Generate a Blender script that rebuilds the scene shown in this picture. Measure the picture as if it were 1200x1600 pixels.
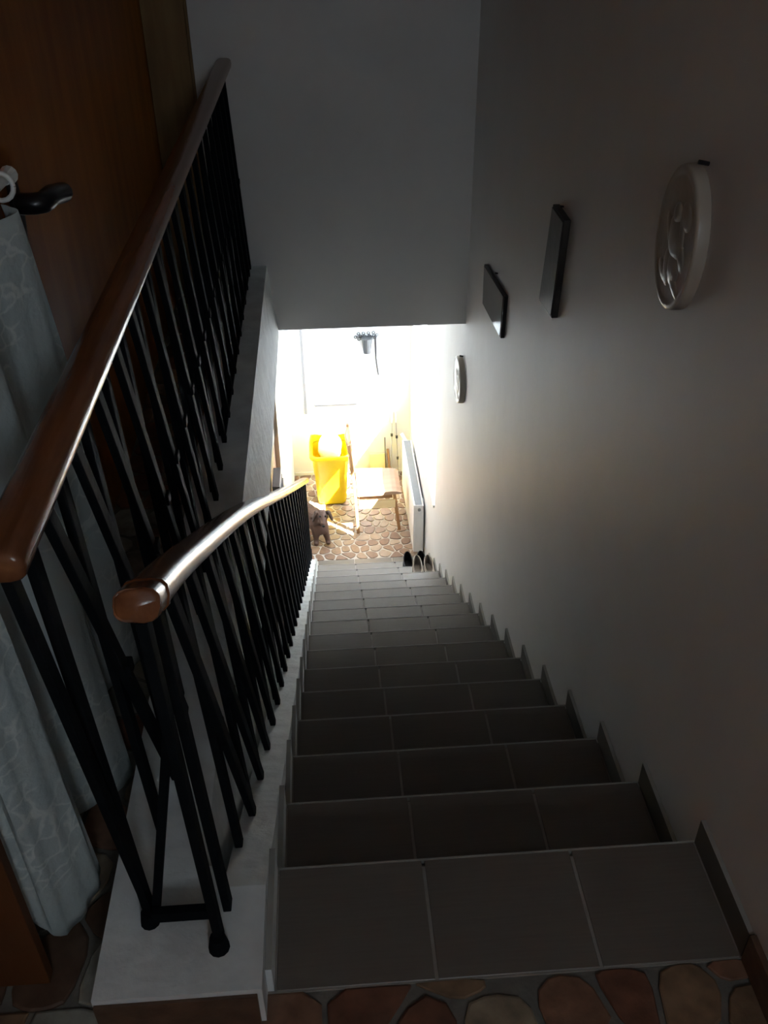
import bpy, bmesh, math, random
from mathutils import Vector, Matrix
for o in list(bpy.data.objects): bpy.data.objects.remove(o)
S = bpy.context.scene
COL = S.collection
R = random.Random(7)

# ------------------------------------------------------------------ camera
W, D, H = 0.8112, 0.28157, 0.17          # stair width, tread depth, riser height
XR = 0.823                               # right wall plane
ZL = -16*H                               # hall floor level (-2.72)
YE = 16*D                                # where the hall floor starts
YB = 3.09                                # wall across the stairwell
YH = 5.75                                # back wall of the hall
SL = H/D
def cam():
    pitch, yaw, roll = 0.603749, 0.0664663, -0.0082092
    f = Vector((math.sin(yaw)*math.cos(pitch), math.cos(yaw)*math.cos(pitch), -math.sin(pitch)))
    rt = Vector((math.cos(yaw), -math.sin(yaw), 0)); up = rt.cross(f)
    c, s = math.cos(roll), math.sin(roll)
    r2 = rt*c+up*s; u2 = -rt*s+up*c
    cd = bpy.data.cameras.new('camera'); co = bpy.data.objects.new('camera', cd); COL.objects.link(co)
    m = Matrix(((r2.x, u2.x, -f.x, .138225), (r2.y, u2.y, -f.y, -1.05569), (r2.z, u2.z, -f.z, 1.550066), (0, 0, 0, 1)))
    co.matrix_world = m
    cd.sensor_fit = 'HORIZONTAL'; cd.sensor_width = 36; cd.lens = 1421.1/1200*36; cd.clip_start = .02
    S.camera = co
cam()
# ------------------------------------------------------------------ light
SKY = 21.0; SUN = 140.0; EXPO = 0.0
w = bpy.data.worlds.new('sky'); S.world = w; w.use_nodes = True
nt = w.node_tree; bg = nt.nodes['Background']
bg.inputs[0].default_value = (.78, .89, 1, 1); bg.inputs[1].default_value = SKY
sd = bpy.data.lights.new('sun', 'SUN'); sd.energy = SUN; sd.angle = .0093; sd.color = (1, .97, .93)
so = bpy.data.objects.new('sun', sd); COL.objects.link(so)
so.rotation_euler = Vector((-1, .9, -1.5)).to_track_quat('-Z', 'Y').to_euler()
def portal(name, loc, rot, sx, sy):
    l = bpy.data.lights.new(name, 'AREA'); l.shape = 'RECTANGLE'; l.size = sx; l.size_y = sy; l.cycles.is_portal = True
    o = bpy.data.objects.new(name, l); COL.objects.link(o); o.location = loc; o.rotation_euler = rot
portal('window_portal', (1.10, 4.805, -1.415), (0, math.pi/2, 0), 1.03, 1.55)
portal('window_portal_landing', (.54, -2.66, 1.74), (-math.pi/2, 0, math.pi), .44, .54)
vs = S.view_settings
vs.view_transform = 'Standard'; vs.look = 'None'; vs.exposure = EXPO; vs.gamma = 1; vs.use_curve_mapping = False
try:
    S.cycles.max_bounces = 14; S.cycles.diffuse_bounces = 8; S.cycles.glossy_bounces = 4; S.cycles.transparent_max_bounces = 12
except Exception: pass

# ------------------------------------------------------------------ materials
MT = {}
def mat(name, col, rough=.6, var=.0, scale=8, bump=0, bscale=60, metal=0, col2=None, stretch=(1, 1, 1), trans=0, spec=.5, kind='noise', detail=4):
    m = bpy.data.materials.new(name); m.use_nodes = True; n = m.node_tree.nodes; l = m.node_tree.links
    b = n['Principled BSDF']; b.inputs['Roughness'].default_value = rough; b.inputs['Metallic'].default_value = metal
    b.inputs['Specular IOR Level'].default_value = spec
    tc = n.new('ShaderNodeTexCoord'); mp = n.new('ShaderNodeMapping'); mp.inputs['Scale'].default_value = stretch
    l.new(tc.outputs['Object'], mp.inputs[0])
    if col2 is None: col2 = tuple(max(0, c*(1-var)) for c in col)
    if kind == 'wave':
        t = n.new('ShaderNodeTexWave'); t.inputs['Scale'].default_value = scale; t.inputs['Distortion'].default_value = 4; t.inputs['Detail'].default_value = 3; t.inputs['Detail Scale'].default_value = 1.5
    else:
        t = n.new('ShaderNodeTexNoise'); t.inputs['Scale'].default_value = scale; t.inputs['Detail'].default_value = detail
    l.new(mp.outputs[0], t.inputs['Vector'])
    r = n.new('ShaderNodeValToRGB'); r.color_ramp.elements[0].position = .3; r.color_ramp.elements[1].position = .7
    r.color_ramp.elements[0].color = (*col, 1); r.color_ramp.elements[1].color = (*col2, 1)
    l.new(t.outputs['Fac'], r.inputs[0]); l.new(r.outputs[0], b.inputs['Base Color'])
    if bump:
        t2 = n.new('ShaderNodeTexNoise'); t2.inputs['Scale'].default_value = bscale; t2.inputs['Detail'].default_value = 5
        l.new(mp.outputs[0], t2.inputs['Vector'])
        bp = n.new('ShaderNodeBump'); bp.inputs['Strength'].default_value = bump; bp.inputs['Distance'].default_value = .01
        l.new(t2.outputs['Fac'], bp.inputs['Height']); l.new(bp.outputs[0], b.inputs['Normal'])
    if trans:
        ms = n.new('ShaderNodeMixShader'); tr = n.new('ShaderNodeBsdfTransparent'); ms.inputs[0].default_value = trans
        l.new(b.outputs[0], ms.inputs[1]); l.new(tr.outputs[0], ms.inputs[2]); l.new(ms.outputs[0], n['Material Output'].inputs[0])
    MT[name] = m
    return m
mat('paint', (.72, .72, .71), .5, .07, 3, .3, 8, spec=.4)
mat('paint_rough', (.74, .74, .74), .55, .12, 9, .25, 22)
mat('ledge', (.80, .84, .84), .6, .24, 10, .6, 22)
mat('ceiling', (.8, .8, .78), .8, .03, 4)
mat('grout', (.17, .16, .14), .9, .25, 30, .2, 120)
mat('grout_pale', (.55, .50, .44), .9, .2, 30, .2, 120)
for i, c in enumerate([(.20, .085, .05), (.27, .17, .10), (.33, .26, .18), (.14, .08, .05), (.36, .35, .30), (.25, .13, .08), (.30, .29, .24)]):
    mat('stone%d' % i, c, .5, .5, 22, .25, 35)
for i, c in enumerate([(.25, .15, .095), (.31, .21, .14), (.38, .29, .21), (.22, .13, .085), (.28, .175, .11)]):
    mat('pale_stone%d' % i, c, .45, .3, 25, .15, 40)
mat('tile', (.155, .135, .115), .34, .12, 5, .05, 60, stretch=(1.5, 40, 1.5), kind='noise')
mat('tile_edge', (.34, .33, .30), .5, .1, 20)
mat('tile_grout', (.30, .28, .25), .9, .2, 20)
mat('skirt', (.11, .104, .09), .45, .1, 10)
mat('wood_door', (.33, .115, .016), .5, 0, 2.2, .05, 30, col2=(.22, .068, .009), stretch=(6, 6, .8), spec=.15)
mat('wood_dark', (.13, .05, .018), .5, 0, 2.2, .05, 30, col2=(.08, .028, .010), stretch=(6, 6, .8), spec=.2)
mat('wood_tan', (.27, .18, .08), .6, spec=.15, scale=3, col2=(.20, .12, .055), stretch=(8, 8, .8))
mat('rail_wood', (.22, .085, .035), .22, 0, 3, .06, 20, col2=(.10, .034, .015), stretch=(10, .9, 10), spec=.6)
mat('iron', (.009, .011, .013), .68, .3, 30, .1, 80, spec=.1)
MT['iron'].node_tree.nodes['Principled BSDF'].inputs['IOR'].default_value = 1.2
mat('curtain', (.62, .70, .70), .85, .12, 30, .3, 90)
mat('rod_white', (.75, .77, .74), .4, .05, 10)
mat('black', (.012, .011, .014), .3, .2, 10)
mat('ceramic', (.40, .355, .295), .28, .12, 14, .15, 35)
mat('plaque_dark', (.075, .066, .06), .3, .5, 14, .15, 30)
mat('plaque_edge', (.03, .028, .026), .5, .2, 20)
mat('plaque_pic', (.10, .07, .055), .12, 0, 9, .05, 20, col2=(.045, .035, .03))
mat('yellow', (.90, .72, .012), .38, .05, 8)
mat('bag', (.9, .88, .85), .5, .05, 20, .4, 30)
mat('chair_wood', (.36, .20, .09), .42, 0, 3, .03, 30, col2=(.28, .14, .055), stretch=(8, 8, 1.2))
mat('seat_wood', (.34, .21, .13), .5, 0, 3, col2=(.27, .16, .10), stretch=(1.2, 9, 9))
mat('pale_wood', (.78, .62, .34), .5, 0, 3, col2=(.70, .54, .28), stretch=(1, 7, 7))
mat('radiator', (.84, .84, .84), .35, .02, 5)
mat('grille', (.22, .24, .26), .5, .1, 20)
mat('chrome', (.6, .6, .6), .25, .05, 5, metal=1)
mat('dog', (.095, .045, .028), .6, .3, 12, .3, 150)
mat('dog_dark', (.06, .03, .02), .6, .3, 12)
mat('dog_tan', (.26, .12, .06), .6, .2, 12)
mat('eye', (.01, .008, .006), .1)
mat('shoe_black', (.018, .014, .014), .45, .3, 25, .1, 60)
mat('shoe_beige', (.42, .36, .31), .65, .12, 25, .1, 60)
mat('shoe_in', (.34, .29, .25), .8, .2, 25)
mat('sole', (.09, .08, .075), .8, .1, 25)
mat('steel_grey', (.06, .065, .07), .45, .2, 20, metal=.3)
mat('white_board', (.80, .84, .86), .3, .03, 4)
mat('grey_line', (.28, .27, .27), .5, .1, 10)
mat('frame_white', (.85, .86, .86), .35, .02, 5)
mat('cream', (.80, .68, .46), .5, .04, 5)
mat('door_brown', (.10, .042, .028), .35, .3, 3, stretch=(6, 6, .8))
mat('door_reflection', (.36, .19, .12), .35, .2, 3, stretch=(6, 6, .8))  # reflection on the brown hall door, put into the colour as tan
mat('green', (.55, .62, .30), .5, .1, 8)
mat('grey_box', (.33, .30, .28), .5, .1, 8)
def glass():
    m = bpy.data.materials.new('glass'); m.use_nodes = True; n = m.node_tree.nodes; l = m.node_tree.links
    n.remove(n['Principled BSDF'])
    t = n.new('ShaderNodeBsdfTransparent'); g = n.new('ShaderNodeBsdfGlossy'); g.inputs['Roughness'].default_value = .02
    tc = n.new('ShaderNodeTexCoord'); no = n.new('ShaderNodeTexNoise'); no.inputs['Scale'].default_value = 3
    l.new(tc.outputs['Object'], no.inputs['Vector'])
    mr = n.new('ShaderNodeMapRange'); mr.inputs['To Min'].default_value = .05; mr.inputs['To Max'].default_value = .08
    l.new(no.outputs['Fac'], mr.inputs['Value'])
    x = n.new('ShaderNodeMixShader'); l.new(mr.outputs[0], x.inputs[0]); l.new(t.outputs[0], x.inputs[1]); l.new(g.outputs[0], x.inputs[2])
    l.new(x.outputs[0], n['Material Output'].inputs[0]); MT['glass'] = m
glass()
def lace():
    m = MT['curtain']; n = m.node_tree.nodes; l = m.node_tree.links; b = n['Principled BSDF']
    tc = n.new('ShaderNodeTexCoord')
    v = n.new('ShaderNodeTexVoronoi'); v.inputs['Scale'].default_value = 26; v.feature = 'DISTANCE_TO_EDGE'
    no = n.new('ShaderNodeTexNoise'); no.inputs['Scale'].default_value = 8; no.inputs['Detail'].default_value = 3
    mx = n.new('ShaderNodeMixRGB'); mx.inputs[0].default_value = .12
    l.new(tc.outputs['Object'], no.inputs['Vector']); l.new(tc.outputs['Object'], mx.inputs[1]); l.new(no.outputs['Color'], mx.inputs[2]); l.new(mx.outputs[0], v.inputs['Vector'])
    r = n.new('ShaderNodeValToRGB'); r.color_ramp.elements[0].position = .03; r.color_ramp.elements[1].position = .09
    r.color_ramp.elements[0].color = (.78, .84, .82, 1); r.color_ramp.elements[1].color = (.56, .64, .64, 1)
    l.new(v.outputs['Distance'], r.inputs[0])
    # flower bands only here and there
    n2 = n.new('ShaderNodeTexNoise'); n2.inputs['Scale'].default_value = 4.5; l.new(tc.outputs['Object'], n2.inputs['Vector'])
    r2 = n.new('ShaderNodeValToRGB'); r2.color_ramp.elements[0].position = .5; r2.color_ramp.elements[1].position = .56
    l.new(n2.outputs['Fac'], r2.inputs[0])
    m2 = n.new('ShaderNodeMixRGB'); l.new(r2.outputs[0], m2.inputs[0]); m2.inputs[1].default_value = (.60, .68, .68, 1); l.new(r.outputs[0], m2.inputs[2])
    l.new(m2.outputs[0], b.inputs['Base Color'])
    tr = n.new('ShaderNodeBsdfTranslucent'); tr.inputs[0].default_value = (.6, .66, .66, 1)
    ms = n.new('ShaderNodeMixShader'); ms.inputs[0].default_value = .25
    l.new(b.outputs[0], ms.inputs[1]); l.new(tr.outputs[0], ms.inputs[2]); l.new(ms.outputs[0], n['Material Output'].inputs[0])
lace()

# ------------------------------------------------------------------ helpers
def finish(name, bm, m, parent=None, smooth=False, bevel=0, seg=2):
    bmesh.ops.remove_doubles(bm, verts=bm.verts, dist=1e-6)
    bmesh.ops.recalc_face_normals(bm, faces=bm.faces)
    if bevel:
        es = [e for e in bm.edges if len(e.link_faces) == 2 and e.calc_face_angle(0) > .6]
        bmesh.ops.bevel(bm, geom=es, offset=bevel, segments=seg, affect='EDGES', profile=.6)
    me = bpy.data.meshes.new(name); bm.to_mesh(me); bm.free()
    for q in (m if isinstance(m, (list, tuple)) else [m]): me.materials.append(MT[q])
    if smooth:
        me.shade_smooth()
        try: me.set_sharp_from_angle(angle=math.radians(48))
        except Exception: pass
    o = bpy.data.objects.new(name, me); COL.objects.link(o)
    if parent: o.parent = parent
    return o
def box(bm, x0, x1, y0, y1, z0, z1, mi=0):
    v = [bm.verts.new((x, y, z)) for z in (z0, z1) for y in (y0, y1) for x in (x0, x1)]
    for f in ((0, 2, 3, 1), (4, 5, 7, 6), (0, 1, 5, 4), (2, 6, 7, 3), (0, 4, 6, 2), (1, 3, 7, 5)):
        bm.faces.new([v[i] for i in f]).material_index = mi
    return v
def bx(*a):
    bm = bmesh.new(); box(bm, *a); return bm
def prism(bm, poly, axis, a, b):
    def P(p, t): return {'x': (t, p[0], p[1]), 'y': (p[0], t, p[1]), 'z': (p[0], p[1], t)}[axis]
    A = [bm.verts.new(P(p, a)) for p in poly]; B = [bm.verts.new(P(p, b)) for p in poly]; n = len(poly)
    bm.faces.new(A); bm.faces.new(B[::-1])
    for i in range(n): bm.faces.new((A[i], A[(i+1) % n], B[(i+1) % n], B[i]))
def bar(bm, p0, p1, w, t, up=(1, 0, 0)):
    p0, p1 = Vector(p0), Vector(p1); d = (p1-p0).normalized(); u = Vector(up); s = d.cross(u).normalized(); u = s.cross(d).normalized()
    v = []
    for p in (p0, p1):
        for a, b in ((-1, -1), (1, -1), (1, 1), (-1, 1)): v.append(bm.verts.new(p+s*a*w/2+u*b*t/2))
    for f in ((0, 3, 2, 1), (4, 5, 6, 7), (0, 1, 5, 4), (1, 2, 6, 5), (2, 3, 7, 6), (3, 0, 4, 7)): bm.faces.new([v[i] for i in f])
def sweep(bm, pts, prof, up=(0, 0, 1), cap=True, scale=None):
    pts = [Vector(p) for p in pts]; rings = []
    for i, p in enumerate(pts):
        d = (pts[min(i+1, len(pts)-1)]-pts[max(i-1, 0)]).normalized()
        s = d.cross(Vector(up))
        if s.length < 1e-4: s = Vector((1, 0, 0))
        s.normalize(); u = s.cross(d).normalized(); k = scale[i] if scale else 1
        rings.append([bm.verts.new(p+s*a*k+u*b*k) for a, b in prof])
    n = len(prof)
    for a, b in zip(rings, rings[1:]):
        for i in range(n): bm.faces.new((a[i], a[(i+1) % n], b[(i+1) % n], b[i]))
    if cap: bm.faces.new(rings[0][::-1]); bm.faces.new(rings[-1])
def circ(r, n=10, ry=None):
    ry = ry or r
    return [(r*math.cos(2*math.pi*i/n), ry*math.sin(2*math.pi*i/n)) for i in range(n)]
def tube(pts, r, n=10, scale=None, up=(0, 0, 1)):
    bm = bmesh.new(); sweep(bm, pts, circ(r, n), up=up, scale=scale); return bm
def ellipsoid(bm, c, r, u=12, v=8, rot=None):
    m = Matrix.Translation(Vector(c)) @ (rot.to_4x4() if rot else Matrix()) @ Matrix.Diagonal((*r, 1))
    bmesh.ops.create_uvsphere(bm, u_segments=u, v_segments=v, radius=1, matrix=m)
def loft(bm, rings, cap0=True, cap1=True):
    rs = [[bm.verts.new(p) for p in r] for r in rings]; n = len(rs[0])
    for a, b in zip(rs, rs[1:]):
        for i in range(n): bm.faces.new((a[i], a[(i+1) % n], b[(i+1) % n], b[i]))
    if cap0: bm.faces.new(rs[0][::-1])
    if cap1: bm.faces.new(rs[-1])
def tag(o, label, cat=None, group=None, kind=None):
    o['label'] = label
    if cat: o['category'] = cat
    if group: o['group'] = group
    if kind: o['kind'] = kind
    return o
def struct(o, label=None):
    o['kind'] = 'structure'
    if label: o['label'] = label
    return o
def thing(name, loc, label, cat, group=None):
    o = bpy.data.objects.new(name, None); COL.objects.link(o); o.location = loc; o.empty_display_size = .05
    bpy.context.view_layer.update()
    return tag(o, label, cat, group)
def under(o, p):
    o.parent = p; o.matrix_parent_inverse = Matrix.Translation(-p.location) if p.type == 'EMPTY' else Matrix()
    return o
def part(name, bm, m, p, **k):
    return under(finish(name, bm, m, None, **k), p)
def lerp(a, b, t): return a+(b-a)*t

# ------------------------------------------------------------------ shell
YN = -2.6; ZC = 2.5
bm = bmesh.new()
wy0, wy1, wz0, wz1 = 4.03, 5.58, -1.93, -.90
for a in ((YN-.2, wy0, ZL-.1, ZC), (wy1, YH+.2, ZL-.1, ZC), (wy0, wy1, ZL-.1, wz0), (wy0, wy1, wz1, ZC)):
    box(bm, XR, XR+.3, *a)
struct(finish('wall_right', bm, 'paint'), 'long greyish white plastered wall on the right of the stairs')
bm = bx(-.535, XR, YB, YB+.2, -.22, ZC)
struct(finish('wall_back', bm, 'paint'), 'greyish white wall across the stairwell above the hall opening')
bm = bmesh.new(); box(bm, -.3, XR, YH, YH+.2, ZL-.1, -.22)
struct(finish('wall_hall', bm, 'paint'), 'sunlit white wall at the far end of the lower hall')
bm = bx(-.66, XR, YB+.2, YH+.2, -.22, 0)
struct(finish('ceiling_lower', bm, 'ceiling'), 'white ceiling of the lower hall')
# left wall of the hall with a closed door in it
dy0, dy1 = 3.0, 4.05
bm = bmesh.new()
for a in ((YN, dy0, ZL, -.233), (dy1, YH, ZL, -.233), (dy0, dy1, -.62, -.233)): box(bm, -.3, -.195, *a)
struct(finish('wall_left_lower', bm, 'paint'), 'white wall on the left of the lower hall')
bm = bx(-.635, -.535, YN, YB+.2, -.233, ZC)
struct(finish('wall_left', bm, 'wood_door'), 'brown wood panelled wall beside the upper landing')
bm = bmesh.new(); nx0, nx1, nz0, nz1 = .32, .76, 1.47, 2.01
for a in ((-.635, nx0, ZL-.1, ZC), (nx1, XR, ZL-.1, ZC), (nx0, nx1, ZL-.1, nz0), (nx0, nx1, nz1, ZC)):
    box(bm, a[0], a[1], YN-.2, YN, a[2], a[3])
struct(finish('wall_near', bm, 'paint'))
struct(finish('ceiling', bx(-.635, XR, YN, YB+.2, ZC, ZC+.1), 'ceiling'))
fu = bmesh.new(); box(fu, -.535, XR, YN, -.235, -.233, -.006); box(fu, -.535, -.275, -.235, YB, -.233, -.006)
floor_u = struct(finish('floor_upper', fu, 'grout'), 'upper landing floor of rusty brown crazy-paving stone tiles')
floor_l = struct(finish('floor_lower', bx(-.3, XR, YN, YH, ZL-.1, ZL-.006), 'grout_pale'), 'lower hall floor of pale brown crazy-paving stone tiles')
# near window frame
def window(name, frame_bm, panes, label):
    f = struct(finish(name, frame_bm, 'frame_white'), label)
    for p in panes: part2(f, 'pane', p, 'glass')
def part2(par, name, bm, m, **k):
    o = finish(name, bm, m, None, **k); o.parent = par; return o
def frame_yz(x0, x1, y0, y1, z0, z1, t):
    bm = bmesh.new(); box(bm, x0, x1, y0, y1, z0, z0+t); box(bm, x0, x1, y0, y1, z1-t, z1); box(bm, x0, x1, y0, y0+t, z0+t, z1-t); box(bm, x0, x1, y1-t, y1, z0+t, z1-t)
    ym = (y0+y1)/2; box(bm, x0, x1, ym-t*.6, ym+t*.6, z0+t, z1-t); return bm
ym = (wy0+wy1)/2
window('window_1', frame_yz(XR+.2, XR+.27, wy0, wy1, wz0, wz1, .055),
       [bx(XR+.23, XR+.236, wy0+.055, ym-.033, wz0+.055, wz1-.055), bx(XR+.23, XR+.236, ym+.033, wy1-.055, wz0+.055, wz1-.055)], 'white framed window above the radiator in the right wall')
bm = bmesh.new(); t = .03
box(bm, nx0, nx1, YN-.16, YN-.1, nz0, nz0+t); box(bm, nx0, nx1, YN-.16, YN-.1, nz1-t, nz1); box(bm, nx0, nx0+t, YN-.16, YN-.1, nz0+t, nz1-t); box(bm, nx1-t, nx1, YN-.16, YN-.1, nz0+t, nz1-t)
window('window_2', bm, [bx(nx0+t, nx1-t, YN-.135, YN-.13, nz0+t, nz1-t)], 'window behind the upper landing')
struct(finish('trim_1', bx(XR-.012, XR+.2, wy0-.0, wy1+.0, wz0-.02, wz0+.004), 'frame_white', bevel=.004), 'white window sill above the radiator')

# curb, fascia, stringer
bm = bmesh.new()
prism(bm, [(-.281, 0), (-.281, .1), (-.122, .1), (-.0885, -.233), (-.281, -.233)], 'y', -.05, YB)
struct(finish('trim_2', bm, 'ledge'), 'white plastered curb and slab edge under the upper balustrade')
CAPB = .045
yk = -.095
bm = bmesh.new()
cz = lambda y: .1-SL*(y-yk)
prism(bm, [(-.28, 0), (-.28, .1), (yk, .1), (4.34, cz(4.34)), (4.34, ZL), (4.0, ZL), (.0, -.36), (-.235, -.36), (-.235, 0)], 'x', -.0875, -.012)
box(bm, -.281, -.0875, -.28, -.05, 0, .1)
struct(finish('trim_3', bm, 'ledge'), 'white plastered ledge and sloping cap beside the steps')

part2(bpy.data.objects['trim_3'], 'stone_facing', bx(-.279, -.02, -.286, -.2805, .0, .088), 'stone3')
# stairs
def staircase():
    pts = [(-.235, -.0018), (0, -.0018)]
    for k in range(1, 17): pts += [((k-1)*D, -k*H-.0018), (k*D, -k*H-.0018)]
    top = pts[:-1]
    poly = [(-.235, -.0018)]
    for k in range(1, 17):
        poly += [((k-1)*D-.012, -(k-1)*H-.0018), ((k-1)*D-.012, -k*H-.0018)]
    poly[-1] = (15*D-.012, ZL-.004)
    poly += [(15*D-.3, ZL-.004), (0, -.36), (-.235, -.36)]
    # keep the polygon simple: drop the duplicate of the last tread
    bm = bmesh.new(); prism(bm, poly, 'x', -.012, XR)
    bmesh.ops.triangulate(bm, faces=[f for f in bm.faces if len(f.verts) > 4])
    st = finish('staircase', bm, 'tile_grout'); struct(st, 'straight flight of grey tiled steps going down to the hall')
    seams = [0, .278, .566, W+.003]
    cache = {}
    for k in range(0, 17 - 0):
        y0, y1 = (-.232, 0) if k == 0 else ((k-1)*D-.010, k*D)
        z = -k*H
        for j in range(3):
            key = (k == 0, j)
            a, b = seams[j]+.003, seams[j+1]-.003
            if key not in cache:
                bm = bx(a, b, 0, y1-y0, -.005, 0)
                o = finish('step_tile', bm, 'tile', bevel=.0012, seg=1); cache[key] = o.data
            else:
                o = bpy.data.objects.new('step_tile', cache[key]); COL.objects.link(o)
            o.location = (0, y0, z); o.parent = st
            if 'nose' not in cache: pass
        if k == 16: break
        # pale edge of the nosing and the riser tiles below it
        if 'trim' not in cache:
            o = finish('nosing_trim', bx(.001, W+.002, 0, .0035, -.014, .0012), 'tile_edge'); cache['trim'] = o.data
            r = finish('riser_tile', bx(.001, W+.002, -.011, -.002, -H+.002, -.018), 'tile'); cache['riser'] = r.data
        else:
            o = bpy.data.objects.new('nosing_trim', cache['trim']); COL.objects.link(o)
            r = bpy.data.objects.new('riser_tile', cache['riser']); COL.objects.link(r)
        o.location = (0, y1, z); r.location = (0, y1, z); o.parent = st; r.parent = st
        # skirting tiles
        for side in (0, 1):
            key = ('s', side, k == 0)
            L = y1-y0-(.004 if k else 0)
            hgt = .068
            if key not in cache:
                bm = bmesh.new()
                x0, x1 = (-.0115, -.0005) if side == 0 else (W+.002, XR-.0005)
                v = box(bm, x0, x1, 0, L, .0, hgt)
                bm.faces.ensure_lookup_table()
                for f in bm.faces:
                    if all(abs(q.co.z-hgt) < 1e-6 for q in f.verts): f.material_index = 1
                o = finish('skirting_tile', bm, ['skirt' if side else 'ledge', 'tile_edge']); cache[key] = o.data
            else:
                o = bpy.data.objects.new('skirting_tile', cache[key]); COL.objects.link(o)
            o.location = (0, y0+(.004 if k else 0), z+.0005); o.parent = st
staircase()

# crazy paving
def clip(poly, p, n):
    out = []
    for i in range(len(poly)):
        a, b = poly[i], poly[(i+1) % len(poly)]
        da = (a[0]-p[0])*n[0]+(a[1]-p[1])*n[1]; db = (b[0]-p[0])*n[0]+(b[1]-p[1])*n[1]
        if da <= 0: out.append(a)
        if da*db < 0:
            t = da/(da-db); out.append((a[0]+(b[0]-a[0])*t, a[1]+(b[1]-a[1])*t))
    return out
def paving(floor, rects, step, z, mats, seed, gap):
    r = random.Random(seed)
    for (x0, x1, y0, y1) in rects:
        nx = max(1, round((x1-x0)/step)); ny = max(1, round((y1-y0)/(step*.92)))
        P = []
        for i in range(-1, nx+1):
            for j in range(-1, ny+1):
                P.append((x0+(i+.5+.5*(j % 2)-.25+r.uniform(-.33, .33))*(x1-x0)/nx, y0+(j+.5+r.uniform(-.33, .33))*(y1-y0)/ny))
        for p in P:
            if not (x0-step*.4 < p[0] < x1+step*.4 and y0-step*.4 < p[1] < y1+step*.4): continue
            poly = [(x0, y0), (x1, y0), (x1, y1), (x0, y1)]
            g = gap*r.uniform(.7, 1.5)
            for s in P:
                if s is p: continue
                dx, dy = s[0]-p[0], s[1]-p[1]; L = math.hypot(dx, dy)
                if L > step*3 or L < 1e-6: continue
                n = (dx/L, dy/L); m = ((p[0]+s[0])/2-n[0]*g, (p[1]+s[1])/2-n[1]*g)
                poly = clip(poly, m, n)
                if len(poly) < 3: break
            if len(poly) < 3: continue
            ar = abs(sum(poly[i-1][0]*poly[i][1]-poly[i][0]*poly[i-1][1] for i in range(len(poly))))/2
            if ar < .0006: continue
            q = []
            for i in range(len(poly)):
                a, b = poly[i], poly[(i+1) % len(poly)]
                q += [(lerp(a[0], b[0], .22), lerp(a[1], b[1], .22)), (lerp(a[0], b[0], .78), lerp(a[1], b[1], .78))]
            cx = sum(a[0] for a in q)/len(q); cy = sum(a[1] for a in q)/len(q)
            bm = bmesh.new(); zt = r.uniform(-.0006, .0006)
            inn = lambda k, zz: [(lerp(a[0], cx, k), lerp(a[1], cy, k), zz) for a in q]
            loft(bm, [inn(0, z-.0065), inn(0, z-.002), inn(.06, z+zt)], cap0=False)
            o = finish('stone', bm, r.choice(mats)); o.parent = floor
paving(floor_u, [(-.53, XR, -.62, -.2355)], .125, 0, ['stone%d' % i for i in (0, 0, 1, 2, 3, 4, 5, 6)], 3, .005)
paving(floor_u, [(-.53, -.283, -.2345, YB)], .118, 0, ['stone%d' % i for i in (0, 0, 1, 2, 3, 4, 5, 6)], 5, .005)
paving(floor_l, [(-.19, XR, YE+.004, YH)], .088, ZL, ['pale_stone%d' % i for i in range(5)], 9, .005)
# stone skirting of the landing and of the hall
struct(finish('baseboard_right', bx(XR-.012, XR, -1.2, -.236, 0, .075), 'stone3', bevel=.002), 'rusty stone skirting at the foot of the right wall')
struct(finish('baseboard_back', bx(-.19, XR, YH-.008, YH, ZL, ZL+.03), 'paint'))
struct(finish('trim_4', bx(-.36, -.352, YB-.022, YB, 0, 2.1), 'wood_tan'))
o = finish('door_3', bx(-.533, -.362, YB-.02, YB, 0, 2.1), 'wood_tan', bevel=.003); struct(o, 'tan wooden board covering the end of the landing wall')

# ------------------------------------------------------------------ balustrades
def handrail(pts, w=.060, h=.042):
    prof = []
    for i in range(14):
        a = 2*math.pi*i/14; c, s = math.cos(a), math.sin(a)
        prof.append((w/2*math.copysign(abs(c)**.65, c), h/2*math.copysign(abs(s)**.65, s)))
    pts = [Vector(p) for p in pts]; d0 = (pts[1]-pts[0]).normalized(); d1 = (pts[-1]-pts[-2]).normalized()
    P = [pts[0]-d0*.006, pts[0]-d0*.003]+pts+[pts[-1]+d1*.003, pts[-1]+d1*.006]
    bm = bmesh.new(); sweep(bm, P, prof, cap=True, scale=[.82, .95]+[1]*len(pts)+[.95, .82])
    return bm
def smooth_path(pts, n=8):
    P = [Vector(p) for p in pts]; P = [2*P[0]-P[1]]+P+[2*P[-1]-P[-2]]; out = []
    for i in range(1, len(P)-2):
        for j in range(n):
            t = j/n; a, b, c, d = P[i-1:i+3]
            out.append(.5*((2*b)+(-a+c)*t+(2*a-5*b+4*c-d)*t*t+(-a+3*b-3*c+d)*t**3))
    out.append(P[-2]); return out
BW = .026
def baluster(root, p0, p1, off, name='baluster', w=BW):
    d = Vector((off, 0, 0)); bm = bmesh.new(); bar(bm, Vector(p0)+d, Vector(p1)+d, w, w*.55)
    return part(name, bm, 'iron', root, bevel=.0022, seg=2)
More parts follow.
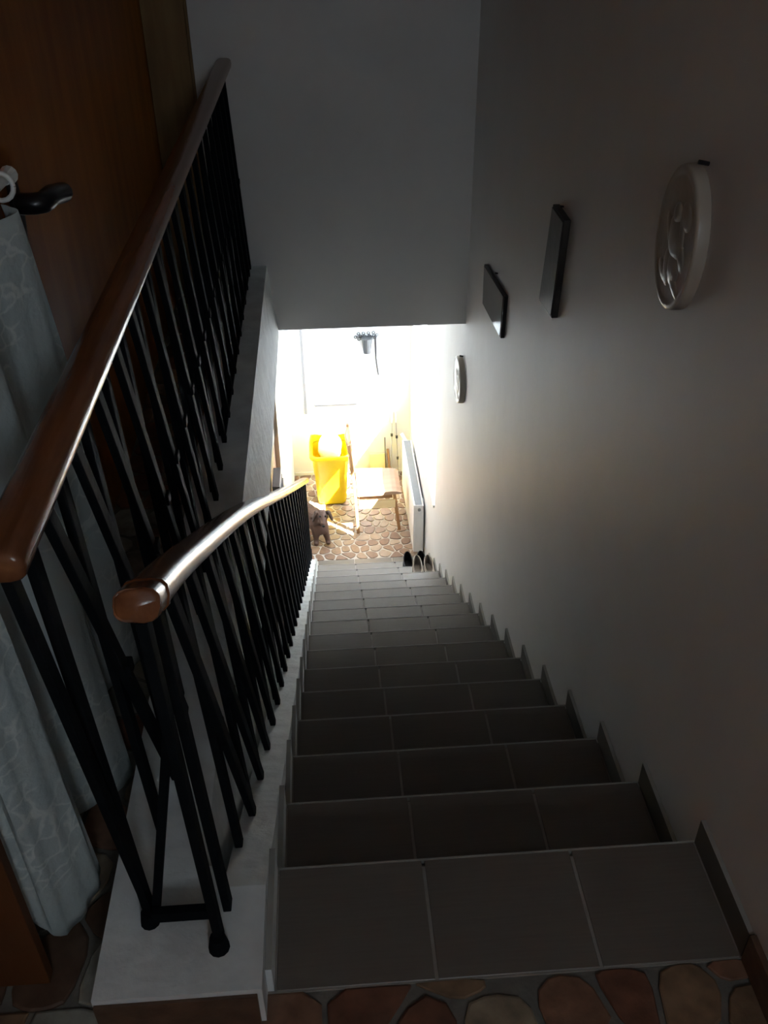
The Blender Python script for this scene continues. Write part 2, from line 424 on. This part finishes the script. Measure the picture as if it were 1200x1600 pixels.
# upper, horizontal one
u = thing('balustrade', (-.205, -.16, .1), 'black iron balustrade with brown wooden handrail, level along the upper landing', 'balustrade')
def up_top(y): t = (y+.25)/3.32; return (lerp(-.236, -.226, t), y, lerp(.930, .955, t))
hr = part('handrail', handrail([up_top(y) for y in [-.232, -.226]+[-.2+.1*i for i in range(33)]+[3.07]]), 'rail_wood', u, smooth=True)
hr['label'] = 'varnished reddish brown wooden handrail'
ys = [-.125+.165*k for k in range(20) if -.125+.165*k < 3.05]
xb = -.205
def tp(y): p = up_top(y); return (p[0], y, p[2]-.02)
baluster(u, (xb, -.134, .1), tp(-.215), .0, 'end_post', .024)
for k, y in enumerate(ys):
    a = baluster(u, (xb, y, .1), tp(y), -.007)
    ya, yb_ = (ys[k-1]+.045 if k else -.19), min(y+.165-.045, 3.06)
    if k: 
        baluster(u, (xb, yb_, .1), tp(ya), .007)
        zc = .51
        tt = (zc-.1)/.83
        yc = lerp(yb_, ya, tt)
        bmc = bmesh.new(); box(bmc, xb-.024, xb+.006, yc-.014, yc+.014, zc-.012, zc+.012)
        o = finish('collar', bmc, 'iron', bevel=.003); o.parent = a
part('bottom_rail', bx(xb-.012, xb+.012, 1.5, YB-.001, .112, .13), 'iron', u)
# foot bolts
for (x, y) in ((-.205, -.15),): 
    bm = bmesh.new(); bmesh.ops.create_cone(bm, cap_ends=True, segments=12, radius1=.017, radius2=.013, depth=.028, matrix=Matrix.Translation((x, y, .114))); part('foot', bm, 'iron', u)
part('cross_bar', bx(-.197, -.098, -.165, -.15, .118, .142), 'iron', u)
bm = bmesh.new(); bar(bm, (-.196, -.14, .11), (-.105, -.10, .62), .02, .014); part('brace', bm, 'iron', u)
# lower, sloping one
lo = thing('balustrade', (-.085, -.19, .1), 'black iron balustrade with worn wooden handrail sloping down beside the steps', 'balustrade')
HP = smooth_path([(-.088, -.252, .882), (-.090, -.215, .862), (-.105, .166, .64), (-.104, 1.03, .137), (-.097, 2.43, -.728), (-.060, 4.2, -1.795), (-.058, 4.31, -1.86)], 8)
hl = part('handrail', handrail(HP, .054, .040), 'rail_wood', lo, smooth=True); hl['label'] = 'worn wooden handrail with a bright sheen'
hd = (HP[9]-HP[8]).normalized(); part('ring_moulding', handrail([HP[8]+hd*.012, HP[8]+hd*.015, HP[8]+hd*.021, HP[8]+hd*.024], .058, .044), 'rail_wood', lo, smooth=True)
def lo_top(y):
    for a, b in zip(HP, HP[1:]):
        if a.y <= y <= b.y:
            t = (y-a.y)/(b.y-a.y); p = a.lerp(b, t); return Vector((p.x, y, p.z-.022))
    p = HP[-1] if y > HP[-1].y else HP[0]; return Vector((p.x, y, p.z-.022))
def lo_bot(y): return Vector((lerp(-.07, -.055, min(1, max(0, y/4.2))), y, max(ZL, min(.1, cz(y)))-.0))
S2 = .1855
ys = [-.13+S2*k for k in range(25) if -.13+S2*k < 4.3]
baluster(lo, (-.085, -.19, .1), lo_top(-.24), 0, 'end_post', .026)
for k, y in enumerate(ys):
    a = baluster(lo, lo_bot(y), lo_top(y), -.006)
    if k:
        ya, yb_ = ys[k-1]+.05, min(y+S2-.05, 4.3)
        p0, p1 = lo_bot(yb_), lo_top(ya)
        baluster(lo, p0, p1, .006)
        # collar where the two cross
        best = min(range(21), key=lambda i: abs(lerp(p0.y, p1.y, i/20)-y)); c = p0.lerp(p1, best/20)
        bm = bmesh.new(); box(bm, c.x-.013, c.x+.013, c.y-.014, c.y+.014, c.z-.012, c.z+.012); finish('collar', bm, 'iron', bevel=.003).parent = a
p = lo_top(4.29); baluster(lo, (-.05, 4.36, ZL+.0), p, 0, 'end_post', .03)
bm = bmesh.new(); prism(bm, [(4.33, ZL), (4.42, ZL), (4.37, ZL+.22), (4.345, ZL+.22)], 'x', -.07, -.04); part('foot', bm, 'iron', lo)
bm = bmesh.new(); bmesh.ops.create_cone(bm, cap_ends=True, segments=12, radius1=.018, radius2=.013, depth=.03, matrix=Matrix.Translation((-.085, -.205, .115))); part('foot', bm, 'iron', lo)

# ------------------------------------------------------------------ left side of the landing
d1 = struct(finish('door_1', bx(-.535, -.523, .93, 1.82, 0, 2.05), 'wood_door', bevel=.003), 'brown wooden door with black handle in the landing wall')
h = thing('door_handle', (-.523, 1.0, .985), 'black lever handle on the brown landing door', 'door handle')
bm = bmesh.new(); v = circ(.030, 16, .08); prism(bm, [(a+.995, b+.985) for a, b in v], 'x', -.5225, -.512); part('backplate', bm, 'black', h, bevel=.002)
part('lever', tube(smooth_path([(-.513, 1.0, .985), (-.48, 1.0, .985), (-.462, 1.015, .985), (-.458, 1.06, .985), (-.458, 1.16, .965)], 5), .023, 12, scale=None, up=(1, 0, .3)), 'black', h, smooth=True)
cb = thing('shoe_cabinet', (-.46, .22, 0), 'shallow wooden cabinet behind the lace curtain by the landing wall', 'cabinet')
part('end_panel', bx(-.532, -.385, -.19, -.168, 0, 1.09), 'wood_dark', cb, bevel=.002)
part('end_panel', bx(-.532, -.425, .60, .62, 0, 1.09), 'wood_dark', cb, bevel=.002)
part('top_panel', bx(-.532, -.425, -.19, .62, 1.09, 1.11), 'wood_dark', cb, bevel=.002)
part('back_panel', bx(-.533, -.525, -.168, .60, 0, 1.09), 'wood_dark', cb)
for z in (.06, .42, .76): part('shelf', bx(-.525, -.43, -.168, .60, z, z+.018), 'wood_dark', cb)
# rod with curtain
rd = thing('curtain_rod', (-.405, .2, 1.135), 'white curtain rod with ring above the lace curtain', 'curtain rod')
part('rod', tube([(-.405, -.19, 1.135), (-.405, .61, 1.135)], .009, 12), 'rod_white', rd, smooth=True)
bm = bmesh.new(); bmesh.ops.create_cone(bm, cap_ends=True, segments=12, radius1=.011, radius2=.016, depth=.03, matrix=Matrix.Translation((-.405, .625, 1.135)) @ Matrix.Rotation(-math.pi/2, 4, 'X')); part('finial', bm, 'rod_white', rd)
for yy in (.58, .2, -.12):
    part('ring', tube([(-.405+.022*math.cos(a), yy+.004*math.sin(a), 1.13+.022*math.sin(a)) for a in [2*math.pi*i/16 for i in range(17)]], .0045, 8, up=(0, 1, 0)), 'rod_white', rd, smooth=True)
for yy in (-.165, .5): part('bracket', bx(-.445, -.40, yy-.008, yy+.008, 1.111, 1.126), 'rod_white', rd)
def curtain():
    top = smooth_path([(-.408, -.155, 0), (-.40, -.11, 0), (-.368, -.04, 0), (-.412, .05, 0), (-.418, .12, 0), (-.366, .24, 0), (-.415, .34, 0), (-.418, .42, 0), (-.372, .53, 0), (-.395, .57, 0), (-.412, .585, 0)], 9)
    bot = smooth_path([(-.405, -.16, 0), (-.372, -.115, 0), (-.322, -.02, 0), (-.380, .04, 0), (-.392, .10, 0), (-.312, .235, 0), (-.375, .33, 0), (-.392, .42, 0), (-.325, .57, 0), (-.345, .66, 0), (-.385, .70, 0)], 9)
    hem = smooth_path([(0, 0, z) for z in (.17, .02, .045, .06, .06, .015, .06, .07, .05, .08, .10)], 9)
    n = len(top); m = 44; bm = bmesh.new(); g = []
    for j in range(m+1):
        t = j/m; e = t**.85
        row = []
        for i in range(n):
            p = top[i].lerp(bot[i], e); z = lerp(1.10, hem[i].z, t)
            x = p.x+.0035*math.sin(i*1.7+j*.12)*min(1, t*4)
            row.append(bm.verts.new((x, p.y, z)))
        g.append(row)
    for j in range(m):
        for i in range(n-1): bm.faces.new((g[j][i], g[j][i+1], g[j+1][i+1], g[j+1][i]))
    o = finish('lace_curtain', bm, 'curtain', smooth=True)
    so = o.modifiers.new('thickness', 'SOLIDIFY'); so.thickness = .0012
    tag(o, 'pale bluish lace curtain in deep folds beside the upper balustrade', 'curtain')
curtain()

# ------------------------------------------------------------------ plaques on the right wall
def oval(cy, czv, ry, rz, th, label, n=40, seed=1):
    t = thing('relief_plaque', (XR, cy, czv), label, 'plaque')
    bm = bmesh.new(); rings = []
    for (k, x) in ((1.0, 0), (1.0, th*.75), (.985, th*.93), (.95, th), (.90, th*.98), (.87, th*.92), (.84, th*.90), (.5, th*.94), (.1, th*.95)):
        rings.append([(XR-.0005-x, cy+ry*k*math.cos(2*math.pi*i/n), czv+rz*k*math.sin(2*math.pi*i/n)) for i in range(n)])
    loft(bm, rings); part('dish', bm, 'ceramic', t, smooth=True)
    # raised figure: torso, limbs, drapery and foliage as soft lumps
    bm = bmesh.new(); r = random.Random(seed)
    xs = XR-th*.90
    for (a, b, ra, rb, d) in ((-.02, .34, .16, .14, .5), (.05, .02, .26, .30, .55), (.30, .10, .10, .30, .35), (-.28, .05, .10, .26, .35), (.12, -.38, .22, .22, .45), (-.14, -.42, .14, .24, .45), (.38, .38, .20, .16, .3), (-.34, -.52, .2, .1, .3), (.3, -.58, .26, .09, .3), (.42, -.15, .12, .2, .3)):
        ellipsoid(bm, (xs, cy-a*ry, czv+b*rz), (th*.34*d+.002, ra*ry*1.5, rb*rz*1.15), 14, 10, Matrix.Rotation(r.uniform(-.9, .9), 3, 'X'))
    part('relief_figure', bm, 'ceramic', t, smooth=True)
    part('nail', tube([(XR-.001, cy-.035 if rz > .13 else cy, czv+rz+.008), (XR-.02, cy-.035 if rz > .13 else cy, czv+rz+.012)], .004, 8), 'black', t)
    return t
oval(.595, 1.0, .10, .135, .026, 'large oval cream ceramic relief plaque, nearest on the right wall', seed=4)
oval(3.12, -.535, .125, .12, .03, 'small round cream relief plaque low on the wall near the hall', seed=9)
def plaque(quad, th, label, m, seed, chamfer=False, pic=False):
    cy = sum(p[0] for p in quad)/4; cz_ = sum(p[1] for p in quad)/4
    t = thing('wall_plaque', (XR, cy, cz_), label, 'plaque')
    q = list(quad)
    if chamfer:
        a, b, c = q[2], q[3], q[0]
        q = q[:3]+[(lerp(b[0], a[0], .18), lerp(b[1], a[1], .18)), (lerp(b[0], c[0], .10), lerp(b[1], c[1], .10))]
    bm = bmesh.new(); prism(bm, q, 'x', XR-.0006, XR-th); part('backing', bm, 'plaque_edge', t, bevel=.002)
    ins = [(lerp(p[0], cy, .05), lerp(p[1], cz_, .05)) for p in q]
    bm = bmesh.new(); prism(bm, ins, 'x', XR-th+.0002, XR-th-.0025); f = part('face', bm, m, t)
    part('nail', tube([(XR-.001, cy, max(p[1] for p in quad)+.006), (XR-.012, cy, max(p[1] for p in quad)+.008)], .003, 6), 'black', t)
    return t
plaque([(1.405, .79), (1.545, .795), (1.60, .485), (1.435, .495)], .02, 'tall dark grey rectangular plaque, middle of the three upper ones', 'plaque_dark', 2, chamfer=False)
def mural():
    # glossy picture tile with a dark landscape
    return plaque([(2.15, .285), (2.60, .25), (2.585, .085), (2.165, .11)], .016, 'small wide dark picture plaque, farthest of the three upper ones', 'plaque_pic', 3)
mural()

# ------------------------------------------------------------------ hall: radiator
rx0, rx1, ry0, ry1, rz0, rz1 = .732, .808, 4.525, 5.50, -2.695, -2.262
ra = thing('radiator', (.77, 5.0, rz0), 'white panel radiator below the window in the hall', 'radiator')
part('front_panel', bx(rx0, rx0+.012, ry0, ry1, rz0, rz1), 'radiator', ra, bevel=.003)
part('rear_panel', bx(rx1-.012, rx1, ry0, ry1, rz0, rz1-.005), 'radiator', ra, bevel=.003)
part('end_cover', bx(rx0+.012, rx1-.012, ry0, ry0+.006, rz0, rz1), 'radiator', ra, bevel=.002)
part('end_cover', bx(rx0+.012, rx1-.012, ry1-.006, ry1, rz0, rz1), 'radiator', ra, bevel=.002)
bm = bmesh.new()
for i in range(66):
    y = ry0+.012+i*.01455
    box(bm, rx0+.013, rx1-.013, y, y+.006, rz1-.012, rz1-.002)
gr = part('top_grille', bm, 'radiator', ra); gr['kind'] = 'stuff'
part('grille_bed', bx(rx0+.013, rx1-.013, ry0+.007, ry1-.007, rz1-.03, rz1-.0018), 'grille', ra)
part('plug', tube([(rx0+.042, ry0-.001, rz1-.035), (rx0+.042, ry0-.012, rz1-.035)], .012, 14), 'chrome', ra)
part('valve', tube([(rx0+.03, ry1+.001, rz1-.04), (rx0+.03, ry1+.055, rz1-.03), (rx0+.0, ry1+.075, rz1+.02)], .015, 12), 'radiator', ra, smooth=True)
for yy in (ry0+.15, ry1-.15): part('wall_bracket', bx(rx1, XR-.0005, yy-.02, yy+.02, rz0+.05, rz1-.05), 'radiator', ra)

# chair
ch = thing('wooden_chair', (.48, 4.96, ZL), 'brown wooden chair beside the yellow bin, half in sunlight', 'chair')
SZ = -2.335
def leg(name, pts, w, m='chair_wood'):
    bm = bmesh.new(); sweep(bm, pts, [(-w/2, -w/2*.75), (w/2, -w/2*.75), (w/2, w/2*.75), (-w/2, w/2*.75)], up=(1, 0, 0)); return part(name, bm, m, ch, bevel=.003)
for yy, dyy in ((4.85, 0), (5.17, 0)):
    leg('back_post', [(.325, yy, ZL), (.312, yy, SZ-.1), (.305, yy, SZ+.05), (.272, yy, -1.905)], .032)
for yy, s in ((4.875, 1), (5.15, -1)):
    leg('leg', [(.655, yy+.0*s, ZL), (.615, yy+.01*s, SZ-.033)], .034)
def seat():
    bm = bmesh.new(); nx, ny = 10, 8; tops = []; bots = []
    for i in range(nx+1):
        a = []; b = []
        for j in range(ny+1):
            u, v = i/nx, j/ny
            x = lerp(.325, .668, u); y = lerp(4.83, 5.20, v)
            e = .012*math.sin(math.pi*u)*math.sin(math.pi*v)
            k = .03*u*u*(2*v-1)  # tapers a little at the front
            a.append(bm.verts.new((x, y-k*.6, SZ-e-.018*max(0, u-.8)/.2*max(0, u-.8)/.2))); b.append(bm.verts.new((x, y-k*.6, SZ-.03)))
        tops.append(a); bots.append(b)
    for i in range(nx):
        for j in range(ny):
            bm.faces.new((tops[i][j], tops[i+1][j], tops[i+1][j+1], tops[i][j+1])); bm.faces.new((bots[i][j], bots[i][j+1], bots[i+1][j+1], bots[i+1][j]))
    for i in range(nx):
        bm.faces.new((tops[i][0], bots[i][0], bots[i+1][0], tops[i+1][0])); bm.faces.new((tops[i][ny], tops[i+1][ny], bots[i+1][ny], bots[i][ny]))
    for j in range(ny):
        bm.faces.new((tops[0][j], tops[0][j+1], bots[0][j+1], bots[0][j])); bm.faces.new((tops[nx][j], bots[nx][j], bots[nx][j+1], tops[nx][j+1]))
    return part('seat', bm, 'seat_wood', ch, smooth=False)
seat()
def slat(x, z0, z1, name):
    bm = bmesh.new(); P = [(x+.0, 4.866), (x-.018, 4.95), (x-.022, 5.01), (x-.018, 5.07), (x, 5.154)]
    rings = []
    for (px, py) in P:
        d = .03*(z1-z0)/.1
        rings.append([(px+.008, py, z0), (px+.008-.012*(z1-z0)/.1, py, z1), (px-.006-.012*(z1-z0)/.1, py, z1), (px-.006, py, z0)])
    loft(bm, rings); return part(name, bm, 'chair_wood', ch)
slat(.286, -2.035, -1.915, 'backrest')
slat(.298, -2.20, -2.15, 'back_slat')
part('stretcher', bx(.335, .622, 4.858, 4.876, -2.50, -2.425), 'pale_wood', ch, bevel=.003)
part('stretcher', bx(.335, .622, 5.15, 5.168, -2.50, -2.425), 'pale_wood', ch, bevel=.003)
part('apron', bx(.34, .60, 4.862, 4.878, SZ-.075, SZ-.031), 'chair_wood', ch, bevel=.002)
part('apron', bx(.318, .334, 4.87, 5.15, SZ-.075, SZ-.031), 'chair_wood', ch, bevel=.002)

# bin
def rrect(cx, cy, hx, hy, r, z, n=6):
    out = []
    for (sx, sy, a0) in ((1, 1, 0), (-1, 1, 90), (-1, -1, 180), (1, -1, 270)):
        for i in range(n+1):
            a = math.radians(a0+90*i/n); out.append((cx+sx*(hx-r)+r*math.cos(a), cy+sy*(hy-r)+r*math.sin(a), z))
    return out
BX, BY = .128, 5.375
bn = thing('waste_bin', (BX, BY, ZL), 'bright yellow plastic waste bin against the hall wall', 'bin')
bm = bmesh.new()
prof = [(.100, .100, .03, 0), (.116, .112, .05, .012), (.122, .116, .05, .05), (.135, .130, .05, .30), (.139, .134, .05, .305), (.147, .143, .05, .455), (.150, .146, .05, .46), (.150, .146, .05, .47)]
rings = [rrect(BX, BY, a, b, r, ZL+z) for a, b, r, z in prof]
rings += [rrect(BX, BY, a, b, r, ZL+z) for a, b, r, z in ((.143, .139, .05, .47), (.128, .124, .05, .30), (.115, .110, .05, .06))]
loft(bm, rings); part('body', bm, 'yellow', bn, smooth=True)
bm = bmesh.new(); rr = [(.151, .147, .455), (.166, .162, .457), (.170, .166, .472), (.166, .162, .488), (.150, .146, .490), (.1435, .1395, .478)]
loft(bm, [rrect(BX, BY, a, b, .055, ZL+z) for a, b, z in rr], cap0=False, cap1=False); part('rim', bm, 'yellow', bn, smooth=True)
# raised collar at the sides and back, open towards the stairs
bm = bmesh.new()
arc = [(-.158, -.06), (-.160, .05), (-.150, .12), (-.11, .148), (0, .152), (.11, .148), (.150, .12), (.160, .05), (.158, -.06)]
hh = [.0, .03, .06, .045, .02, .045, .06, .045, .02]
rs = []
for (a, b), e in zip(arc, hh):
    L = math.hypot(a, b); ux, uy = a/L*.012, b/L*.012
    rs.append([(BX+a, BY+b, ZL+.48), (BX+a+ux*.6, BY+b+uy*.6, ZL+.485+e), (BX+a-ux*.4, BY+b-uy*.4, ZL+.485+e), (BX+a-ux, BY+b-uy, ZL+.48)])
loft(bm, rs); part('hood', bm, 'yellow', bn, smooth=False)
bm = bmesh.new(); ellipsoid(bm, (BX+.0, BY+.035, ZL+.475), (.098, .095, .13), 20, 14)
for vv in bm.verts:
    nz = math.sin(vv.co.x*63+vv.co.z*40)*math.cos(vv.co.y*57)*.006; vv.co += Vector((nz, nz, nz*.5))
o = finish('plastic_bag', bm, 'bag', smooth=True); tag(o, 'bulging white plastic bag sticking out of the yellow bin', 'bag')

# things against the back wall of the hall
bd = thing('wooden_board', (.545, YH-.03, ZL), 'pale yellow wooden board leaning on the hall wall behind the chair', 'board')
bm = bmesh.new(); prism(bm, [(YH-.055, ZL), (YH-.037, ZL), (YH-.010, ZL+.20), (YH-.028, ZL+.20)], 'x', .472, .612); part('panel', bm, 'pale_wood', bd, bevel=.002)
bm = bmesh.new(); prism(bm, [(YH-.06, ZL+.012), (YH-.056, ZL+.012), (YH-.054, ZL+.032), (YH-.058, ZL+.032)], 'x', .595, .602); part('catch', bm, 'steel_grey', bd)
o = finish('wooden_post', tube([(.645, YH-.05, ZL), (.628, YH-.012, ZL+.235)], .011, 10), 'chair_wood'); tag(o, 'short brown wooden stick beside the pale board', 'stick')
o = finish('thin_stick', tube([(.606, YH-.075, ZL), (.603, YH-.006, ZL+.35)], .004, 8), 'steel_grey'); tag(o, 'thin dark rod leaning upright behind the pale board', 'rod')
o = thing('dustpan', (.39, 5.66, ZL), 'flat pale green dustpan on the floor behind the chair', 'dustpan')
bm = bmesh.new(); prism(bm, [(5.60, ZL), (5.72, ZL), (5.72, ZL+.04), (5.712, ZL+.04), (5.70, ZL+.008), (5.60, ZL+.004)], 'x', .34, .44); part('pan', bm, 'green', o)
part('handle', bx(.38, .40, 5.7205, 5.742, ZL+.02, ZL+.035), 'green', o)
for i, (x0, x1, kz, lab) in enumerate(((.715, .695, [.38, .18], 'hiking pole in the hall corner, nearer the radiator'), (.652, .664, [.40], 'hiking pole in the hall corner, nearer the pale board'))):
    hp = thing('hiking_pole', (x0, YH-.07, ZL), lab, 'pole')
    a, b = Vector((x0, YH-.09, ZL)), Vector((x1, YH-.012, ZL+.60))
    part('shaft', tube([a, b], .0045, 8), 'grey_line', hp)
    for k in kz:
        p = a.lerp(b, k/.6*.98); part('clamp', tube([p-(b-a).normalized()*.012, p+(b-a).normalized()*.012], .010, 8), 'black', hp)
    part('grip', tube([a.lerp(b, .84), b], .0085, 8), 'rod_white', hp)
# white board panel with grey lower edge, batten
wb = thing('white_panel', (.31, YH, -2.03), 'large white panel hanging on the sunlit hall wall', 'panel')
part('board', bx(.02, .60, YH-.012, YH-.0005, -2.03, -.60), 'white_board', wb, bevel=.002)
part('lower_edge', bx(.02, .60, YH-.016, YH-.0005, -2.043, -2.031), 'grey_line', wb)
o = finish('wall_batten', bx(-.068, -.050, YH-.014, YH-.0005, -2.11, -.75), 'grey_line', bevel=.002); tag(o, 'thin grey vertical strip on the hall wall left of the white panel', 'strip')
kr = thing('key_rack', (.46, YH-.013, -1.45), 'dark metal ring-edged key rack on the white panel', 'key rack')
yk0 = YH-.022
def ring(x, z, r=.011):
    part('ring', tube([(x+r*math.cos(a), yk0, z+r*math.sin(a)) for a in [2*math.pi*i/12 for i in range(13)]], .0038, 6, up=(0, 1, 0)), 'steel_grey', kr)
zz = -1.400
for i, x in enumerate((.385, .425, .465, .505)): ring(x+.012, zz+.002*i)
for x, z in ((.374, zz-.028), (.400, zz-.045), (.415, zz-.022), (.445, zz-.024), (.485, zz-.022), (.520, zz-.018), (.545, zz-.014), (.505, zz-.040), (.53, zz-.036), (.43, zz-.044)): ring(x, z)
part('bar', bx(.375, .55, YH-.018, YH-.0125, zz-.030, zz-.024), 'steel_grey', kr)
bm = bmesh.new(); bmesh.ops.create_cone(bm, cap_ends=True, segments=16, radius1=.030, radius2=.044, depth=.13, matrix=Matrix.Translation((.462, YH-.06, zz-.085))); part('cup', bm, 'steel_grey', kr, smooth=False)
part('cup_bracket', bx(.455, .469, YH-.03, YH-.0125, zz-.06, zz-.03), 'steel_grey', kr)
o = finish('leash', tube([(.533, YH-.024, zz-.03), (.534, YH-.02, zz-.12), (.536, YH-.019, zz-.22), (.545, YH-.019, zz-.30), (.556, YH-.019, zz-.37)], .0065, 8), 'black'); tag(o, 'dark strap hanging down from the key rack', 'strap')

# closed door and casing in the left wall of the hall
d2 = struct(finish('door_2', bx(-.235, -.212, dy0, dy1-.001, -1.14, -.625), 'door_brown', bevel=.002), 'brown door in the left wall of the hall')
part2(d2, 'lower_panel', bx(-.235, -.212, dy0, dy1-.001, ZL, -1.235), 'door_reflection', bevel=.002)  # lower part of the door, its reflected light painted as tan
part2(d2, 'lock_rail', bx(-.235, -.205, dy0, dy1-.001, -1.235, -1.14), 'black', bevel=.002)
part2(d2, 'casing', bx(-.2118, -.183, 3.86, 4.28, ZL, -.56), 'cream', bevel=.003)
sc = thing('black_cabinet', (-.17, 3.2, -1.55), 'narrow glossy black wall cabinet left of the sloping handrail', 'cabinet')
part('body', bx(-.194, -.145, 2.75, 3.32, -1.62, -1.18), 'black', sc, bevel=.003)
part('door', bx(-.1448, -.139, 2.77, 3.31, -1.60, -1.2), 'black', sc, bevel=.002)
o = finish('grey_box', bx(-.19, -.148, 3.1, 3.3, -1.1795, -1.125), 'grey_box', bevel=.004); tag(o, 'small grey box on top of the black wall cabinet', 'box')

# ------------------------------------------------------------------ shoes
def shoe(name, cx, y_heel, z, L, wd, m, hh, lab, grp=None):
    t = thing(name, (cx, y_heel-L/2, z), lab, 'shoe', grp)
    n = 18
    def outline(k, zz, taper=1, top=0):
        out = []
        for i in range(n):
            a = 2*math.pi*i/n; c, s = math.cos(a), math.sin(a)
            yy = y_heel-L/2+L/2*s*(.5+.5*k)
            f = 1.0 if s < -.0 else (1-.18*s*s)
            out.append((cx+wd/2*c*f*k*(1-.12*abs(s)**3), yy, zz(s) if callable(zz) else zz))
        return out
    bm = bmesh.new(); loft(bm, [outline(1.02, z), outline(1.02, z+.014)]); part('sole', bm, 'sole', t)
    bm = bmesh.new()
    top = lambda s: z+lerp(.040, hh, (s+1)/2)
    mid = lambda s: z+lerp(.028, hh*.55, (s+1)/2)
    ringz = [outline(.98, z+.0145), outline(1.0, mid), outline(.90, top)]
    # opening only over the rear two thirds: inner ring pulled backwards
    inner = []
    for i in range(n):
        a = 2*math.pi*i/n; c, s = math.cos(a), math.sin(a)
        inner.append((cx+wd/2*c*.74, y_heel-L*.36+L*.33*s, z+lerp(.052, hh, (s+1)/2)))
    deep = [(p[0]*.94+cx*.06, p[1], z+.022) for p in inner]
    loft(bm, ringz+[inner], cap1=False); part('upper', bm, m, t, smooth=True)
    bm = bmesh.new(); loft(bm, [inner, deep], cap0=False); part('lining', bm, 'shoe_in' if m == 'shoe_beige' else 'shoe_black', t)
    bm = bmesh.new(); sweep(bm, [Vector(p)+Vector((0, 0, .002)) for p in inner]+[Vector(inner[0])+Vector((0, 0, .002))], circ(.0035, 6), cap=False); part('collar', bm, m, t, smooth=True)
    bm = bmesh.new(); sweep(bm, [(cx-wd*.47, y_heel-L*.66, z+.03), (cx-wd*.25, y_heel-L*.69, z+.055), (cx, y_heel-L*.70, z+.060), (cx+wd*.25, y_heel-L*.69, z+.055), (cx+wd*.47, y_heel-L*.66, z+.03)], circ(.004, 6)); part('seam', bm, m, t)
    return t
z15, z16 = -14*H, -15*H
shoe('slip_on_shoe', .694, 3.952, z15+.0015, .245, .078, 'shoe_beige', .095, 'beige slip-on shoe, left one of its pair on the step')
shoe('slip_on_shoe', .771, 3.950, z15+.0015, .245, .078, 'shoe_beige', .095, 'beige slip-on shoe, right one of its pair next to the wall')
shoe('black_shoe', .655, 4.215, z16+.0015, .25, .086, 'shoe_black', .10, 'black shoe, left one of the pair behind the beige shoes')
shoe('black_shoe', .752, 4.215, z16+.0015, .25, .086, 'shoe_black', .10, 'black shoe, right one of the pair behind the beige shoes')

# ------------------------------------------------------------------ dog
def skin(name, pts, edges, m, root=0, sub=2):
    me = bpy.data.meshes.new(name); me.from_pydata([p[0] for p in pts], edges, [])
    me.materials.append(MT[m]); o = bpy.data.objects.new(name, me); COL.objects.link(o)
    o.modifiers.new('skin', 'SKIN'); sv = me.skin_vertices[0].data
    for i, p in enumerate(pts):
        r = p[1] if isinstance(p[1], tuple) else (p[1], p[1]); sv[i].radius = r; sv[i].use_root = (i == root)
    s = o.modifiers.new('sub', 'SUBSURF'); s.levels = sub; s.render_levels = sub
    me.shade_smooth()
    return o
def dog():
    t = thing('dog', (.02, 4.75, ZL), 'small brown short-haired dog with floppy ears standing by the foot of the stairs', 'dog')
    g = ZL
    P = [((-.105, 5.02, g+.175), .068),   # 0 hips
         ((-.070, 4.92, g+.175), .068),   # 1 loin
         ((-.020, 4.81, g+.170), .078),   # 2 ribs
         ((.020, 4.745, g+.160), .076),   # 3 chest
         ((.036, 4.730, g+.235), .056),   # 4 neck
         ((.046, 4.725, g+.292), .052),   # 5 skull
         ((.049, 4.682, g+.276), .036),   # 6 stop
         ((.051, 4.642, g+.252), .025),   # 7 muzzle
         ((.052, 4.622, g+.244), .018),   # 8 nose end
         ((.062, 4.735, g+.10), .033), ((.076, 4.728, g+.050), .021), ((.080, 4.715, g+.022), .021), ((.084, 4.685, g+.016), .020),      # 9-12 front leg
         ((-.012, 4.728, g+.10), .034), ((-.012, 4.722, g+.050), .021), ((-.012, 4.705, g+.022), .021), ((-.012, 4.675, g+.016), .020),  # 13-16 front leg
         ((-.065, 5.00, g+.110), .042), ((-.058, 4.985, g+.072), .026), ((-.060, 5.015, g+.040), .016), ((-.056, 4.985, g+.014), .016),  # 17-20 hind leg
         ((-.145, 5.01, g+.110), .038), ((-.148, 4.995, g+.072), .024), ((-.146, 5.025, g+.040), .016), ((-.146, 4.995, g+.014), .016),  # 21-24
         ((-.115, 5.08, g+.185), .020), ((-.125, 5.15, g+.165), .011), ((-.13, 5.22, g+.15), .006)]                                      # 25-27 tail
    E_ = [(0, 1), (1, 2), (2, 3), (2, 4), (4, 5), (5, 6), (6, 7), (7, 8), (3, 9), (9, 10), (10, 11), (11, 12), (3, 13), (13, 14), (14, 15), (15, 16),
          (0, 17), (17, 18), (18, 19), (19, 20), (0, 21), (21, 22), (22, 23), (23, 24), (0, 25), (25, 26), (26, 27)]
    under(skin('body', P, E_, 'dog', 2), t)
    for s in (-1, 1):
        bm = bmesh.new(); c = Vector((.046+s*.062, 4.712, g+.272))
        ellipsoid(bm, c, (.013, .026, .052), 12, 10, Matrix.Rotation(-s*.30, 3, 'Y') @ Matrix.Rotation(.1, 3, 'X'))
        ellipsoid(bm, c+Vector((-s*.016, .004, .030)), (.020, .018, .018), 10, 8)
        part('ear', bm, 'dog_dark', t, smooth=True)
        bm = bmesh.new(); ellipsoid(bm, (.049+s*.022, 4.668, g+.300), (.0075, .007, .0075), 10, 8); part('eye', bm, 'eye', t, smooth=True)
    bm = bmesh.new(); ellipsoid(bm, (.052, 4.606, g+.250), (.013, .009, .011), 10, 8); part('nose', bm, 'eye', t, smooth=True)
dog()
